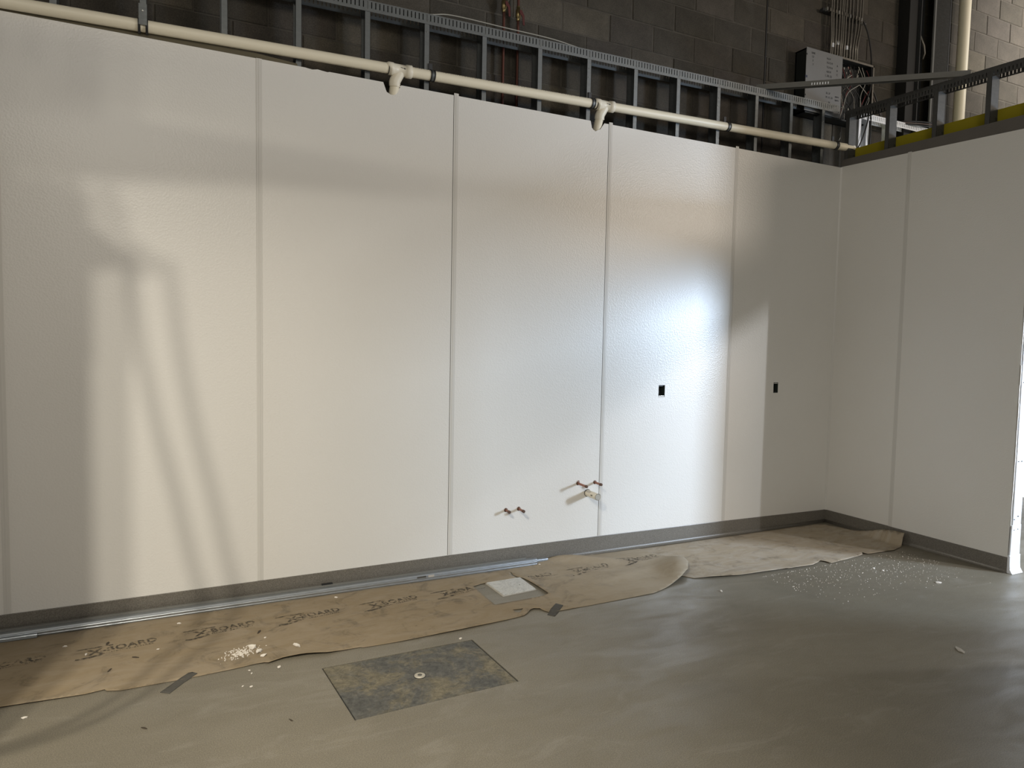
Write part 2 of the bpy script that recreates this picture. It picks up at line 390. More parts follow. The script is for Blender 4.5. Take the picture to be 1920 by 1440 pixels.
# far side sheathing of the same partition and ragged board edge at its end
MB().box(XR + .111, XR + .124, YE, -.02, .0, 3.335).build('sheathing_board', M_YEL, wr)
mb = MB(); random.seed(3)
z = .335
while z < 3.2:
    h_ = random.uniform(.05, .16); w_ = random.uniform(.004, .009)
    mb.box(XR + .004, XR + .004 + w_, YE - random.uniform(.003, .007), YE, z, min(z + h_, 3.2)); z += h_
mb.build('torn_board_edge', M_GYPCORE, wr)
# metal end plate of the partition
tr = MB().box(XR + .020, XR + .122, YE - .008, YE, .335, 3.62).box(XR + .017, XR + .0205, YE - .012, YE, .335, 3.62).build('trim_1', M_TRIM, kind='structure')
MB().prism([(XR + .004, .125), (XR + .124, .125), (XR + .122, .345), (XR + .008, .345)], lambda a, b_, d: (a, d, b_), YE - .012, YE).build('end_plate', M_TRIM, tr, bevel=.002)
pr = [(-.012, .128), (-.016, .126), (-.018, .06), (-.021, .03), (-.035, .006), (-.040, 0), (0, 0), (0, .128)]
MB().prism(pr, lambda a, b_, d: (d, YE + a, b_), XR - .004, XR + .128).build('base_cap', M_TRIM, tr, bevel=.002)
for x, z in ((XR + .032, .385), (XR + .078, .405), (XR + .034, .310), (XR + .080, .312), (XR + .04, .80), (XR + .08, .80), (XR + .04, 1.36), (XR + .075, 1.30), (XR + .04, 1.62), (XR + .04, 1.55)):
    MB().tube([(x, YE - .014, z), (x, YE - .006, z)], .0035, 8).build('screw', M_DARKST, tr)

# the partition goes on past the doorway: header over the opening and the second stretch of wall
wp = MB().box(XR + .003, XR + .122, -9.0, -2.95, 0, 2.75).box(XR + .003, XR + .122, -2.95, YE - .04, 2.20, 2.75).build('wall_partition', M_GYP, kind='structure')
for k in range(5): MB().box(XR, XR + .003, -2.96 - 1.2192 * (k + 1), -2.96 - 1.2192 * k - .003, .11, 2.70).build('wall_panel', M_FRP, wp)
# bright daylight window beyond the doorway
w1 = MB().box(9.42, 9.45, -2.6, .15, .0, 3.2).build('window_1', M_WIN, kind='structure')
for y in (-2.6, -1.7, -.8, .1):
    MB().box(9.38, 9.42, y - .02, y + .02, .0, 3.2).build('window_frame', M_TRIM, w1)
# low rubble strip below the window
# ------------------------------------------------------------------ rear block wall
wk = MB().box(-3.0, 14.0, .2005, .40, 0, 6.9).build('wall_block', M_MORTAR, kind='structure')
BL, BH = .4064, .2032
me_full = {}
def block_mesh(w, seed):
    key = (round(w, 3), seed)
    if key in me_full: return me_full[key]
    rnd = random.Random(seed + int(w * 1000)); j = lambda s: rnd.uniform(-s, s)
    hw, hh = w / 2 - rnd.choice((.0025, .0035, .006)), BH / 2 - .0042
    o = MB()
    # front face slightly uneven, edges arrised
    c4 = [(-hw + j(.002), -hh + j(.002)), (hw + j(.002), -hh + j(.002)), (hw + j(.002), hh + j(.002)), (-hw + j(.002), hh + j(.002))]
    e_ = .005; inn = [(a - math.copysign(e_, a), b_ - math.copysign(e_, b_)) for a, b_ in c4]
    d = [j(.0015) for _ in range(4)]
    vs = [(a, .03, b_) for a, b_ in c4] + [(a, .004, b_) for a, b_ in c4] + [(a, d[i], b_) for i, (a, b_) in enumerate(inn)]
    fs = [(0, 1, 5, 4), (1, 2, 6, 5), (2, 3, 7, 6), (3, 0, 4, 7), (4, 5, 9, 8), (5, 6, 10, 9), (6, 7, 11, 10), (7, 4, 8, 11), (8, 9, 10, 11)]
    o.add(vs, fs); me = bpy.data.meshes.new('block'); me.from_pydata(o.v, [], o.f); me.update(); me.materials.append(M_BLOCK)
    me_full[key] = me; return me
def add_block(x0, x1, zc, seed, dy=0):
    me = block_mesh(x1 - x0, seed)
    o = bpy.data.objects.new('block', me); o.location = ((x0 + x1) / 2, .196 + dy, zc); link(o, wk)
rnd = random.Random(11)
for r in range(-4, 9):
    zc = 3.838 + BH * (r + .5)
    if zc < 2.95: continue
    x = 3.707 - BL * 11 + (BL / 2 if r % 2 else 0)
    while x < 10.3:
        a, e = x, x + BL
        x += BL
        lim = .5 if zc > 3.0 else .5
        # what the frame can see of the wall
        if e < .25 and zc < 3.7: continue
        if zc > 3.75 and e < 1.9 + (zc - 3.75) * 3.2: continue
        if zc > 4.9 and e < 6.9: continue
        dy = rnd.uniform(-.003, .003); sd = rnd.randrange(5)
        if a < 5.70 < e:                       # vertical control joint
            if 5.70 - a > .03: add_block(a, 5.695, zc, sd, dy)
            if e - 5.70 > .03: add_block(5.709, e, zc, sd + 1, dy)
        else: add_block(a, e, zc, sd, dy)
MB().box(5.697, 5.707, .1935, .206, 2.9, 6.0).build('control_joint', M_BLACK, wk)

# ------------------------------------------------------------------ steel stud frames
def c_stud(x0, x1, y0, y1, z0, z1, open_to, lip=.007, th=.0013):
    """open_to '+x' / '+y': channel with web on the opposite side and two flanges"""
    mb = MB()
    if open_to == '+x':
        mb.box(x0, x0 + th, y0, y1, z0, z1).box(x0, x1, y0, y0 + th, z0, z1).box(x0, x1, y1 - th, y1, z0, z1)
        mb.box(x1 - th, x1, y0, y0 + lip, z0, z1).box(x1 - th, x1, y1 - lip, y1, z0, z1)
    elif open_to == '-x':
        mb.box(x1 - th, x1, y0, y1, z0, z1).box(x0, x1, y0, y0 + th, z0, z1).box(x0, x1, y1 - th, y1, z0, z1)
        mb.box(x0, x0 + th, y0, y0 + lip, z0, z1).box(x0, x0 + th, y1 - lip, y1, z0, z1)
    else:
        mb.box(x0, x1, y0, y0 + th, z0, z1).box(x0, x0 + th, y0, y1, z0, z1).box(x1 - th, x1, y0, y1, z0, z1)
        mb.box(x0, x0 + lip, y1 - th, y1, z0, z1).box(x1 - lip, x1, y1 - th, y1, z0, z1)
    return mb
def slot_flange(mb, fn, L, h, pitch=.0254, slot=.0065, lo=.30, hi=.88):
    """perforated flange: fn(s, z) -> point; s along, z from 0 (bottom) to h"""
    n = int(L / pitch); za, zb = h * lo, h * hi
    mb.add([fn(0, 0), fn(L, 0), fn(L, za), fn(0, za)], [(0, 1, 2, 3)])
    mb.add([fn(0, zb), fn(L, zb), fn(L, h), fn(0, h)], [(0, 1, 2, 3)])
    s = 0
    for k in range(n + 1):
        e = min(L, k * pitch + (pitch - slot) / 2)
        if e > s: mb.add([fn(s, za), fn(e, za), fn(e, zb), fn(s, zb)], [(0, 1, 2, 3)])
        s = e + slot
    if s < L: mb.add([fn(s, za), fn(L, za), fn(L, zb), fn(s, zb)], [(0, 1, 2, 3)])
def screws(parent, pts, ax, r=.004):
    for p in pts:
        p = Vector(p); MB().tube([p, p + Vector(ax) * .004], [r, r * .6], 8).build('screw', M_SCREW, parent)

mf = empty('stud_frame', (3.4, .064, 0), 'long grey steel stud frame standing behind the top of the white panel wall', 'frame')
def ztr(x): return 3.640 + .0135 * (x - 2.27)
X0, X1 = -.6, 6.42
mb = MB()
for yf in (.016, .112):
    slot_flange(mb, lambda s, z, yf=yf: (X0 + s - 3.4, yf - .064, ztr(X0 + s) - .066 + z), X1 - X0, .066)
mb.add([(X0 - 3.4, .016 - .064, ztr(X0)), (X1 - 3.4, .016 - .064, ztr(X1)), (X1 - 3.4, .112 - .064, ztr(X1)), (X0 - 3.4, .112 - .064, ztr(X0))], [(0, 1, 2, 3)])
mb.build('top_track', M_STUD, mf, fix=False)
SX = [-.20, .205, .610, 1.017, 1.421, 1.825, 2.234, 2.616, 3.017, 3.436, 3.834, 4.242, 4.641, 5.044, 5.450, 5.843, 6.225]
for k, x in enumerate(SX):
    st = c_stud(x - .017 - 3.4, x + .017 - 3.4, .0185 - .064, .110 - .064, 2.2, ztr(x) - .008, '-x').build('stud', M_STUD, mf)
    if k % 3 == 1: screws(st, [(x - 3.4, .0185 - .064, 3.53), (x - 3.4 - .004, .0185 - .064, 3.47)], (0, -1, 0), .0035)
    screws(st, [(x - 3.4 + .004, .016 - .064, ztr(x) - .05)], (0, -1, 0), .0035)

rf = empty('partition_stud_frame', (XR + .065, -.75, 0), 'short grey steel stud frame on top of the right hand partition', 'frame')
ox, oy = XR + .065, -.75
def ztp(y): return 3.652 + .024 * y
mb = MB()
for xf in (XR + .017, XR + .113):
    slot_flange(mb, lambda s, z, xf=xf: (xf - ox, -s - oy, ztp(-s) - .068 + z), 1.66, .068, lo=.16, hi=.55)
mb.add([(XR + .017 - ox, -oy, ztp(0)), (XR + .113 - ox, -oy, ztp(0)), (XR + .113 - ox, -1.66 - oy, ztp(-1.66)), (XR + .017 - ox, -1.66 - oy, ztp(-1.66))], [(0, 1, 2, 3)])
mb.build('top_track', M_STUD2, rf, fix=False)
for y in (-.045, -.427, -.828, -1.221, -1.518):
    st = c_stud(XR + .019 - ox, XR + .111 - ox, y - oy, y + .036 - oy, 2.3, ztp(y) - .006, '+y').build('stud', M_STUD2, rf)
    if y > -1.5: MB().box(XR + .085 - ox, XR + .110 - ox, y - .0015 - oy, y - oy, 3.20, 3.275).build('knockout', M_DARKST, st)

sf = empty('low_stud_frame', (7.2, .06, 0), 'bright slotted steel frame seen low behind the right hand partition studs', 'frame')
mb = MB()
for yf in (.02, .10):
    slot_flange(mb, lambda s, z, yf=yf: (6.735 + s - 7.2, yf - .06, 3.632 + z), 1.0, .055, lo=.22, hi=.86)
mb.add([(6.735 - 7.2, -.04, 3.687), (7.735 - 7.2, -.04, 3.687), (7.735 - 7.2, .04, 3.687), (6.735 - 7.2, .04, 3.687)], [(0, 1, 2, 3)])
mb.build('top_track', M_TRIM, sf, fix=False)
for x in (6.70, 6.80, 7.11, 7.55):
    c_stud(x - .016 - 7.2, x + .016 - 7.2, -.038, .038, 2.6, 3.66, '-x').build('stud', M_TRIM, sf)

# loose brace lying across both top tracks
P0, P1 = Vector((5.50, .085, ztr(5.5) + .0225)), Vector((XR + .085, -1.02, ztp(-1.02) + .0225))
d = (P1 - P0); L = d.length; ang = math.atan2(d.y, d.x); tilt = -math.asin(d.z / L)
br = empty('steel_brace', P0, 'loose flat steel channel lying diagonally across the corner on both top tracks', 'brace')
br.rotation_euler = (0, tilt, ang)
mb = MB().box(0, L, -.024, .024, .020, .0213).box(0, L, -.024, -.0227, -.020, .020).box(0, L, .0227, .024, -.020, .020)
mb.build('channel', M_GREYST, br)
mb = MB()
for k in range(7): mb.box(.42 + k * .02, .428 + k * .02, -.0246, -.0238, -.012, .006)
mb.build('slot_row', M_TRIM, br)

# backing board on top of the left sheets
o = MB().prism([(-2.0, 3.150), (1.822, 3.155), (1.812, 3.178), (1.55, 3.196), (-2.0, 3.188)], lambda a, b_, d_: (a, d_, b_), .004, .0175).build('backing_board', M_PLY)
tag(o, 'narrow tan board strip above the leftmost white wall panels, under the drain pipe', 'board')

# ------------------------------------------------------------------ drain pipe
def zp(x): return 3.192 + .0225 * x
PY, PR = -.0165, .0315
dp = empty('drain_pipe', (3.4, PY, zp(3.4)), 'long cream drain pipe clamped along the top of the white wall, with two branch fittings', 'pipe')
O = Vector((3.4, PY, zp(3.4)))
def pl(x, y, z): return Vector((x, y, z)) - O
def pipe_seg(x0, x1, end_open=False):
    pts = [pl(x0 + (x1 - x0) * k / 6, PY, zp(x0 + (x1 - x0) * k / 6)) for k in range(7)]
    return MB().tube(pts, PR, 24).build('pipe', M_PVC, dp)
WY = [2.425, 3.945]
pipe_seg(-1.6, WY[0] - .055); pipe_seg(WY[0] + .06, WY[1] - .055); pipe_seg(WY[1] + .06, 6.56)
# open rim at the right hand end
MB().tube([pl(6.545, PY, zp(6.545)), pl(6.568, PY, zp(6.568))], [PR + .002, PR + .002], 24).build('end_ring', M_PVCW, dp)
for wx in WY:
    cz = zp(wx)
    hub = MB().tube([pl(wx - .072, PY, zp(wx - .072)), pl(wx - .070, PY, zp(wx)), pl(wx - .040, PY, zp(wx - .04)), pl(wx - .038, PY, cz), pl(wx + .042, PY, cz), pl(wx + .044, PY, cz), pl(wx + .078, PY, zp(wx + .07)), pl(wx + .080, PY, zp(wx + .08))],
                    [.0335, .0385, .0385, .0345, .0345, .0395, .0395, .0340], 28)
    wy = hub.build('wye_fitting', M_PVCW, dp)
    d1 = Vector((-.42, .22, -.80)).normalized(); d2 = Vector((-.06, .36, -1.0)).normalized()
    a0 = pl(wx + .012, PY, cz); a1 = a0 + d1 * .066
    pts = [a0, a1] + [a1 + (d1.lerp(d2, k / 4)).normalized() * (.008 * k) for k in range(1, 5)]
    MB().tube(pts, [.0325, .0345, .0350, .0352, .0352, .0352], 24).build('branch_hub', M_PVCW, wy)
    e0 = pts[-1]; MB().tube([e0 - d2 * .01, e0 + d2 * .26], .0300, 24).build('branch_pipe', M_PVC, wy)
    MB().tube([e0 - d2 * .004, e0 + d2 * .003], .0362, 24).build('branch_ring', M_PVCW, wy)
    # cast arrow mark
    MB().prism([(-.018, .0015), (.004, .0015), (.004, .005), (.016, 0), (.004, -.005), (.004, -.0015), (-.018, -.0015)],
               lambda a, b_, d_: pl(wx + .018 + a, d_, cz + .003 + b_ - .15 * a), PY - .0352, PY - .0335).build('arrow_mark', M_INKHARD, wy)
    MB().tube([pl(wx - .0735, PY, zp(wx - .073)), pl(wx - .070, PY, zp(wx - .07))], .0355, 24).build('joint_ring', M_BLACK, wy)
for x, kind in ((1.017, 0), (2.640, 1), (3.842, 1), (5.109, 1), (6.349, 1)):
    z = zp(x)
    if kind:
        cl = MB().tube([pl(x - .0075, PY, z), pl(x + .0075, PY, z)], PR + .0028, 24).build('pipe_clamp', M_STUD, dp)
        for s in (-1, 1): MB().tube([pl(x + s * .0115 - .004, PY, z), pl(x + s * .0115 + .004, PY, z)], PR + .0042, 24).build('rubber_ring', M_BLACK, cl)
        MB().box(*(lambda a, e: (a.x, e.x, a.y, e.y, a.z, e.z))(pl(x - .012, .0095, z + .02), pl(x + .012, .0165, z + .085))).build('strap_tab', M_DARKST, cl)
    else:
        cl = MB().box(*(lambda a, e: (a.x, e.x, a.y, e.y, a.z, e.z))(pl(x - .020, PY - .042, z - .010), pl(x + .020, PY - .0385, z + .10))).build('pipe_clamp', M_STUD, dp, bevel=.001)
        mb = MB().tube([pl(x - .024, PY, z - .003), pl(x - .012, PY, z - .003)], PR + .006, 20).tube([pl(x + .012, PY, z - .003), pl(x + .024, PY, z - .003)], PR + .006, 20)
        mb.build('rubber_ring', M_BLACK, cl)
        screws(cl, [pl(x, PY - .042, z + .062)], (0, -1, 0), .006)
# printed line along the pipe
def text_mesh(txt, size, bold=0.0, align='LEFT', space=1.0):
    cu = bpy.data.curves.new('lettering', 'FONT'); cu.body = txt; cu.size = size; cu.offset = bold; cu.align_x = align; cu.space_character = space
    cu.resolution_u = 2
    o = bpy.data.objects.new('lettering', cu); COL.objects.link(o)
    dg = bpy.context.evaluated_depsgraph_get(); dg.update()
    me = bpy.data.meshes.new_from_object(o.evaluated_get(dg)); bpy.data.objects.remove(o, do_unlink=True); bpy.data.curves.remove(cu)
    return me
def place_text(name, txt, size, m, parent, fn, bold=0.0, space=1.0, align='LEFT'):
    me = text_mesh(txt, size, bold, align, space)
    for v in me.vertices: v.co = fn(v.co.x, v.co.y)
    me.update(); me.materials.clear(); me.materials.append(m); me.name = name
    o = bpy.data.objects.new(name, me); link(o, parent); return o
for x0, x1 in ((2.50, 2.62), (2.665, 3.78), (3.79, 3.80)):
    # illegible manufacturer line: short worn dashes of ink
    mb = MB(); x = x0; rr = random.Random(int(x0 * 100))
    while x < x1:
        w = rr.uniform(.004, .016)
        for q in (0,):
            a = math.radians(38); y = PY - (PR + .0006) * math.cos(a)
            zc = (PR + .0006) * math.sin(a); h = .0042
            mb.add([pl(x, y, zp(x) + zc - h), pl(x + w, y, zp(x + w) + zc - h), pl(x + w, y + h * .8, zp(x + w) + zc + h), pl(x, y + h * .8, zp(x) + zc + h)], [(0, 1, 2, 3)])
        x += w + rr.uniform(.003, .012)
    mb.build('printed_line', M_INK, dp, fix=False)

# ------------------------------------------------------------------ copper risers with valves
for k, (x, w) in enumerate(((3.215, 'left'), (3.325, 'right'))):
    o = empty('copper_riser', (x, .150, 0), '%s copper water pipe with red lever valve on the block wall' % w, 'pipe', 'copper risers behind the stud frame')
    MB().tube([(0, 0, 2.6), (0, 0, 3.5), (0, 0, 4.6)], .0095, 12).build('pipe', M_CUDULL, o)
    zv = 3.885 - .035 * k
    vb = MB().tube([(0, 0, zv - .05), (0, 0, zv - .03), (0, 0, zv - .025), (0, 0, zv + .025), (0, 0, zv + .03), (0, 0, zv + .05)], [.013, .013, .018, .018, .013, .013], 12).build('valve_body', M_BRASS, o)
    MB().tube([(0, -.015, zv), (0, -.034, zv)], .006, 8).build('stem', M_BRASS, vb)
    hd = MB().prism([(-.006, .012), (.010, .012), (.030, -.02), (.034, -.085), (.020, -.085), (.014, -.03), (-.006, -.010)], lambda a, b_, d_: (a, d_, zv + b_), -.038, -.033).build('lever', M_RED, o)
    MB().tube([(.022, 0, zv + .018), (.022, -.03, zv + .030)], .006, 8).build('drain_cap', M_SCREW, o)

# cables lying on the long top track
def sag(pts, n=8):
    out = []
    for i in range(len(pts) - 1):
        p0 = Vector(pts[max(i - 1, 0)]); p1 = Vector(pts[i]); p2 = Vector(pts[i + 1]); p3 = Vector(pts[min(i + 2, len(pts) - 1)])
        for k in range(n):
            u = k / n
            out.append(.5 * ((2 * p1) + (p2 - p0) * u + (2 * p0 - 5 * p1 + 4 * p2 - p3) * u * u + (3 * p1 - p0 - 3 * p2 + p3) * u ** 3))
    return out + [Vector(pts[-1])]
for k, (pts, lb) in enumerate((([(2.2, .05, ztr(2.2) + .004), (2.60, .045, ztr(2.6) + .006), (2.80, .06, 3.690), (3.2, .055, 3.690), (3.55, .05, 3.688), (3.9, .06, 3.672), (4.6, .05, ztr(4.6) + .005)], 'upper white cable lying along the top track, beside the copper pipes'),
                               ([(2.3, .08, ztr(2.3) + .004), (2.75, .075, 3.668), (3.2, .07, 3.672), (3.6, .07, 3.672), (4.0, .08, ztr(4.0) + .004), (4.8, .08, ztr(4.8) + .004)], 'lower white cable lying along the top track, nearest the wall'))):
    o = MB().tube(sag(pts), .0042, 6).build('white_cable', M_WIREW); tag(o, lb, 'cable', 'cables on the long top track')

# ------------------------------------------------------------------ electrical enclosure, conduits
ep = empty('electrical_enclosure', (6.47, .19, 3.93), 'open electrical box on the block wall, half closed by a grey cover with handwriting', 'electrical box')
EO = Vector((6.47, .19, 3.93))
def el(x0, x1, y0, y1, z0, z1): return (x0 - EO.x, x1 - EO.x, y0 - EO.y, y1 - EO.y, z0 - EO.z, z1 - EO.z)
mb = MB().box(*el(6.05, 6.905, .18, .192, 3.60, 4.140)).box(*el(6.05, 6.905, .075, .19, 4.128, 4.140)).box(*el(6.05, 6.905, .075, .19, 3.60, 3.612)).box(*el(6.05, 6.062, .075, .19, 3.6, 4.14)).box(*el(6.893, 6.905, .075, .19, 3.6, 4.14))
mb.build('box_shell', M_VOID, ep)
MB().box(*el(6.48, 6.91, .066, .074, 4.128, 4.144)).box(*el(6.897, 6.911, .066, .074, 3.6, 4.144)).build('box_rim', M_CONDUIT, ep)
cov = MB().box(*el(6.036, 6.485, .060, .066, 3.61, 4.140)).build('cover', M_PANELGREY, ep, bevel=.002)
MB().box(*el(6.030, 6.055, .0585, .060, 3.885, 3.903)).build('clip', mat('dark_blue_clip', (.01, .015, .05), .5), cov)
for z in (4.08, 3.74): MB().box(*el(6.036, 6.046, .0585, .060, z - .006, z + .006)).build('hinge_slot', M_BLACK, cov)
rows = [('LINE', 6.095, 4.094, .022), ('1,3', 6.10, 4.064, .022), ('5', 6.11, 4.030, .022), ('7', 6.113, 3.998, .022),
        ('A,2,4', 6.285, 4.082, .022), ('15,17,19', 6.283, 4.047, .022), ('12,14,16', 6.285, 4.010, .022), ('6,8,10', 6.287, 3.972, .022),
        ('1, 20, 22', 6.270, 3.935, .024), ('21, 23', 6.285, 3.894, .022), ('25, 27', 6.290, 3.790, .022), ('29, 31, 33', 6.288, 3.756, .022), ('35', 6.325, 3.715, .02),
        ('A', 6.412, 4.040, .022), ('B', 6.412, 3.998, .022), ('C', 6.412, 3.964, .022), ('D', 6.410, 3.922, .022), ('E', 6.410, 3.884, .022), ('spare', 6.405, 3.777, .022), ('spare', 6.405, 3.748, .022)]
for txt, x, z, s in rows:
    place_text('handwriting', txt, s, M_INKHARD, cov, lambda a, b_, x=x, z=z: Vector((x + a * 1.0 - EO.x, .0592 - EO.y, z + b_ - EO.z)), bold=.0006)
rr = random.Random(5)
mats_w = [M_WIREB, M_WIREB, M_CONDUIT, M_WIREB, M_WIREW, M_WIRER]
for k in range(20):
    x = rr.uniform(6.50, 6.87); xb = rr.uniform(6.49, 6.80); y = rr.uniform(.09, .16)
    pts = [(x, y, 4.11), (x + rr.uniform(-.05, .05), y - .02, 3.98), ((x + xb) / 2 + rr.uniform(-.09, .09), y - .03, 3.85), (xb, y - .02, 3.72), (xb + rr.uniform(-.03, .03), y, 3.62)]
    MB().tube([Vector(p) - EO for p in sag(pts, 5)], .0032, 5).build('wire', mats_w[k % 6], ep)
for k in range(11):
    x = rr.uniform(6.50, 6.72); z = rr.uniform(3.99, 4.08) if k < 8 else rr.uniform(3.70, 3.76)
    MB().tube([Vector((x, .085, z)) - EO, Vector((x + .005, .085, z - .018)) - EO], [.007, .004], 8).build('wire_nut', M_CONDUIT if k % 3 else M_WIREW, ep)
for p, q in (((6.62, .07, 4.01), (6.55, .07, 3.965)), ((6.63, .07, 3.965), (6.56, .07, 3.955))):
    MB().tube([Vector(p) - EO, Vector(q) - EO], .004, 6).build('wire', M_WIREW, ep)

# conduit rack
cx = [(6.404, 6.412), (6.430, 6.434), (6.470, 6.466), (6.510, 6.500), (6.540, 6.532), (6.563, 6.556), (6.592, 6.585), (6.636, 6.622), (6.678, 6.660), (6.728, 6.700), (6.770, 6.728), (6.800, 6.757)]
ordn = ['first', 'second', 'third', 'fourth', 'fifth', 'sixth', 'seventh', 'eighth', 'ninth', 'tenth', 'eleventh', 'twelfth']
for k, (xt, xb) in enumerate(cx):
    jog = rr.uniform(-.005, .005)
    o = empty('conduit', (xb, .135, 4.14), '%s vertical steel conduit from the left above the open electrical box' % ordn[k], 'conduit', 'conduits above the electrical box')
    p = sag([(0, 0, -.012), (jog, 0, .10), (0, -.005, .19), (xt - xb, 0, .42), (xt - xb, 0, .9)], 6)
    MB().tube(p, .0085, 8).build('tube', M_CONDUIT, o)
    MB().tube([(0, 0, -.002), (0, 0, .018)], .0125, 8).build('locknut', M_CONDUIT, o)
    if k in (1, 2, 3, 7, 8, 10):
        zc = rr.uniform(.06, .17); MB().tube([(jog * .8, 0, zc), (jog * .8, 0, zc + .035)], .012, 8).build('coupling', M_TRIM if k % 2 else M_CONDUIT, o)
sr = empty('strut_rail', (6.56, .165, 4.55), 'horizontal slotted strut rail holding the row of conduits', 'rail')
MB().box(-.245, .260, -.018, .018, -.012, .012).build('rail', M_DARKST, sr)
for k in range(13): MB().box(-.225 + k * .037, -.215 + k * .037, -.044, -.018, -.016, .012).build('strap', M_CONDUIT if k % 4 else M_SCREW, sr)
mb = MB().box(.215, .235, -.05, -.02, -.035, -.028).box(.252, .275, -.05, -.02, -.036, -.029).build('rail_bolt', M_SCREW, sr)
o = MB().tube(sag([(6.79, .11, 4.53), (6.84, .10, 4.44), (6.875, .09, 4.31), (6.885, .08, 4.18), (6.87, .06, 4.00), (6.84, .06, 3.86), (6.80, .08, 3.74)]), .0065, 8).build('black_cable', M_WIREB)
tag(o, 'single black cable dropping from the strut rail into the open electrical box', 'cable')
for k in range(3):
    s = k * .018
    o = MB().tube(sag([(6.89, .10, 4.00 - s), (6.98, .11 + s, 3.93 - s), (7.08, .12, 3.80 - s), (7.17 - s, .12, 3.70), (7.30, .03, 3.70 - s * .6), (7.48, -.01, 3.715 - s), (7.75, -.02, 3.735 - s), (7.95, -.02, 3.74 - s)]), .006, 8).build('bundled_cable', M_WIREB if k != 1 else mat('brown_cable_jacket', (.10, .07, .06), .5))
    tag(o, ['outermost black cable of the bundle curving right from the electrical box', 'middle brown cable of the bundle curving right from the electrical box', 'innermost black cable of the bundle curving right from the electrical box'][k], 'cable', 'cables curving from the electrical box')
o = MB().tube(sag([(6.66, .02, 3.33), (6.71, .0, 3.45), (6.755, -.01, 3.60), (6.77, -.01, 3.685), (6.80, -.005, 3.66), (6.815, .0, 3.50), (6.83, .02, 3.36)]), .006, 8).build('black_wire', M_WIREB)
tag(o, 'black wire looped over the low slotted frame beside the pipe end', 'wire')
o = MB().tube(sag([(6.352, -.045, zp(6.35) + .035), (6.362, -.05, zp(6.36) + .06), (6.372, -.04, zp(6.37) + .09), (6.385, -.03, zp(6.38) + .115)]), .002, 6).build('tie_wire', M_SCREW)
tag(o, 'thin bent tie wire at the last pipe clamp near the corner', 'wire')

# steel column in its wall slot and the white riser pipe
sc = empty('steel_column', (7.66, .1, 0), 'tall dark steel column set in the block wall, with a pale flange edge', 'column')
MB().box(-.275, -.150, -.02, .094, 2.4, 6.9).build('gap_shade', M_BLACK, sc)  # black box stands for the shade in the open gap beside the column
MB().box(-.150, -.140, -.05, .094, 2.4, 6.9).build('flange', M_DARKST, sc)
MB().box(-.140, .015, .03, .04, 2.4, 6.9).build('web', M_DARKST, sc)
MB().box(.012, .034, -.075, -.06, 2.4, 6.9).build('pale_edge', M_PANELGREY, sc)
MB().box(.034, .245, -.07, -.058, 2.4, 6.9).build('flange', M_COLUMN, sc)
MB().box(.245, .262, -.072, .094, 2.4, 6.9).build('edge_angle', M_DARKST, sc)
MB().tube([(-.09, -.01, 4.55), (-.06, -.03, 4.46), (-.03, -.02, 4.40), (-.06, -.02, 4.34)], .010, 6).build('cable_end', M_CONDUIT, sc)
o = MB().tube([(8.215, .09, 2.5), (8.225, .09, 4.2), (8.245, .09, 6.9)], .052, 24).build('riser_pipe', M_PVC)
tag(o, 'thick cream vertical pipe in front of the pale block wall, right of the dark column', 'pipe')

# ------------------------------------------------------------------ wall rough-ins
def cu_stub(x, z, L, label, ring=False):
    o = empty('copper_stub', (x, 0, z), label, 'pipe', 'copper pipe stubs out of the white wall')
    MB().tube([(0, .012, 0), (0, -L + .012, -.002), (0, -L, -.002)], [.0085, .0085, .0085], 14).build('pipe', M_CU, o)
    MB().tube([(0, -L + .016, -.002), (0, -L - .002, -.002), (0, -L - .005, -.002)], [.0105, .0105, .007], 14).build('end_cap', M_CUEND, o)
    MB().tube([(0, -.0002, 0), (0, -.004, 0), (0, -.0045, 0)], [.0145, .0135, .009], 16).build('wall_gasket', M_CUEND, o)
    if ring: MB().tube([(.003, -.005, .016 + .007 * math.sin(a * PI / 6)) if False else (.007 * math.cos(a * PI / 6) + .002, -.006, .014 + .007 * math.sin(a * PI / 6)) for a in range(13)], .0016, 6, caps=False).build('hanger_ring', M_CU, o)
cu_stub(3.230, .398, .060, 'left of the lower pair of copper pipe stubs on the white wall')
cu_stub(3.331, .398, .080, 'right of the lower pair of copper pipe stubs on the white wall')
cu_stub(3.816, .544, .122, 'left of the upper pair of copper stubs, above the white pipe stub', True)
cu_stub(3.964, .541, .088, 'right of the upper pair of copper stubs, beside the panel seam')
ps = empty('drain_stub', (3.901, 0, .466), 'white plastic drain stub below the upper pair of copper stubs', 'pipe')
mb = MB().tube([(0, .012, 0), (0, -.141, -.003)], .0245, 24, caps=False); mb.build('pipe', M_PVCW, ps)
MB().tube([(0, -.139, -.003), (0, -.1415, -.003)], [.0215, .0215], 20).build('test_cap', M_CUEND.copy() if False else mat('grey_plastic_cap', (.42, .40, .35), .5), ps)
MB().tube([(0, -.0002, 0), (0, -.003, 0)], .028, 20).build('wall_gasket', M_BLACK, ps)
for k in range(4): MB().box(-.0249, -.0243, -.086 - k * .006, -.083 - k * .006, -.004 + (k % 2) * .001, .007).build('printed_mark', M_INKHARD, ps)
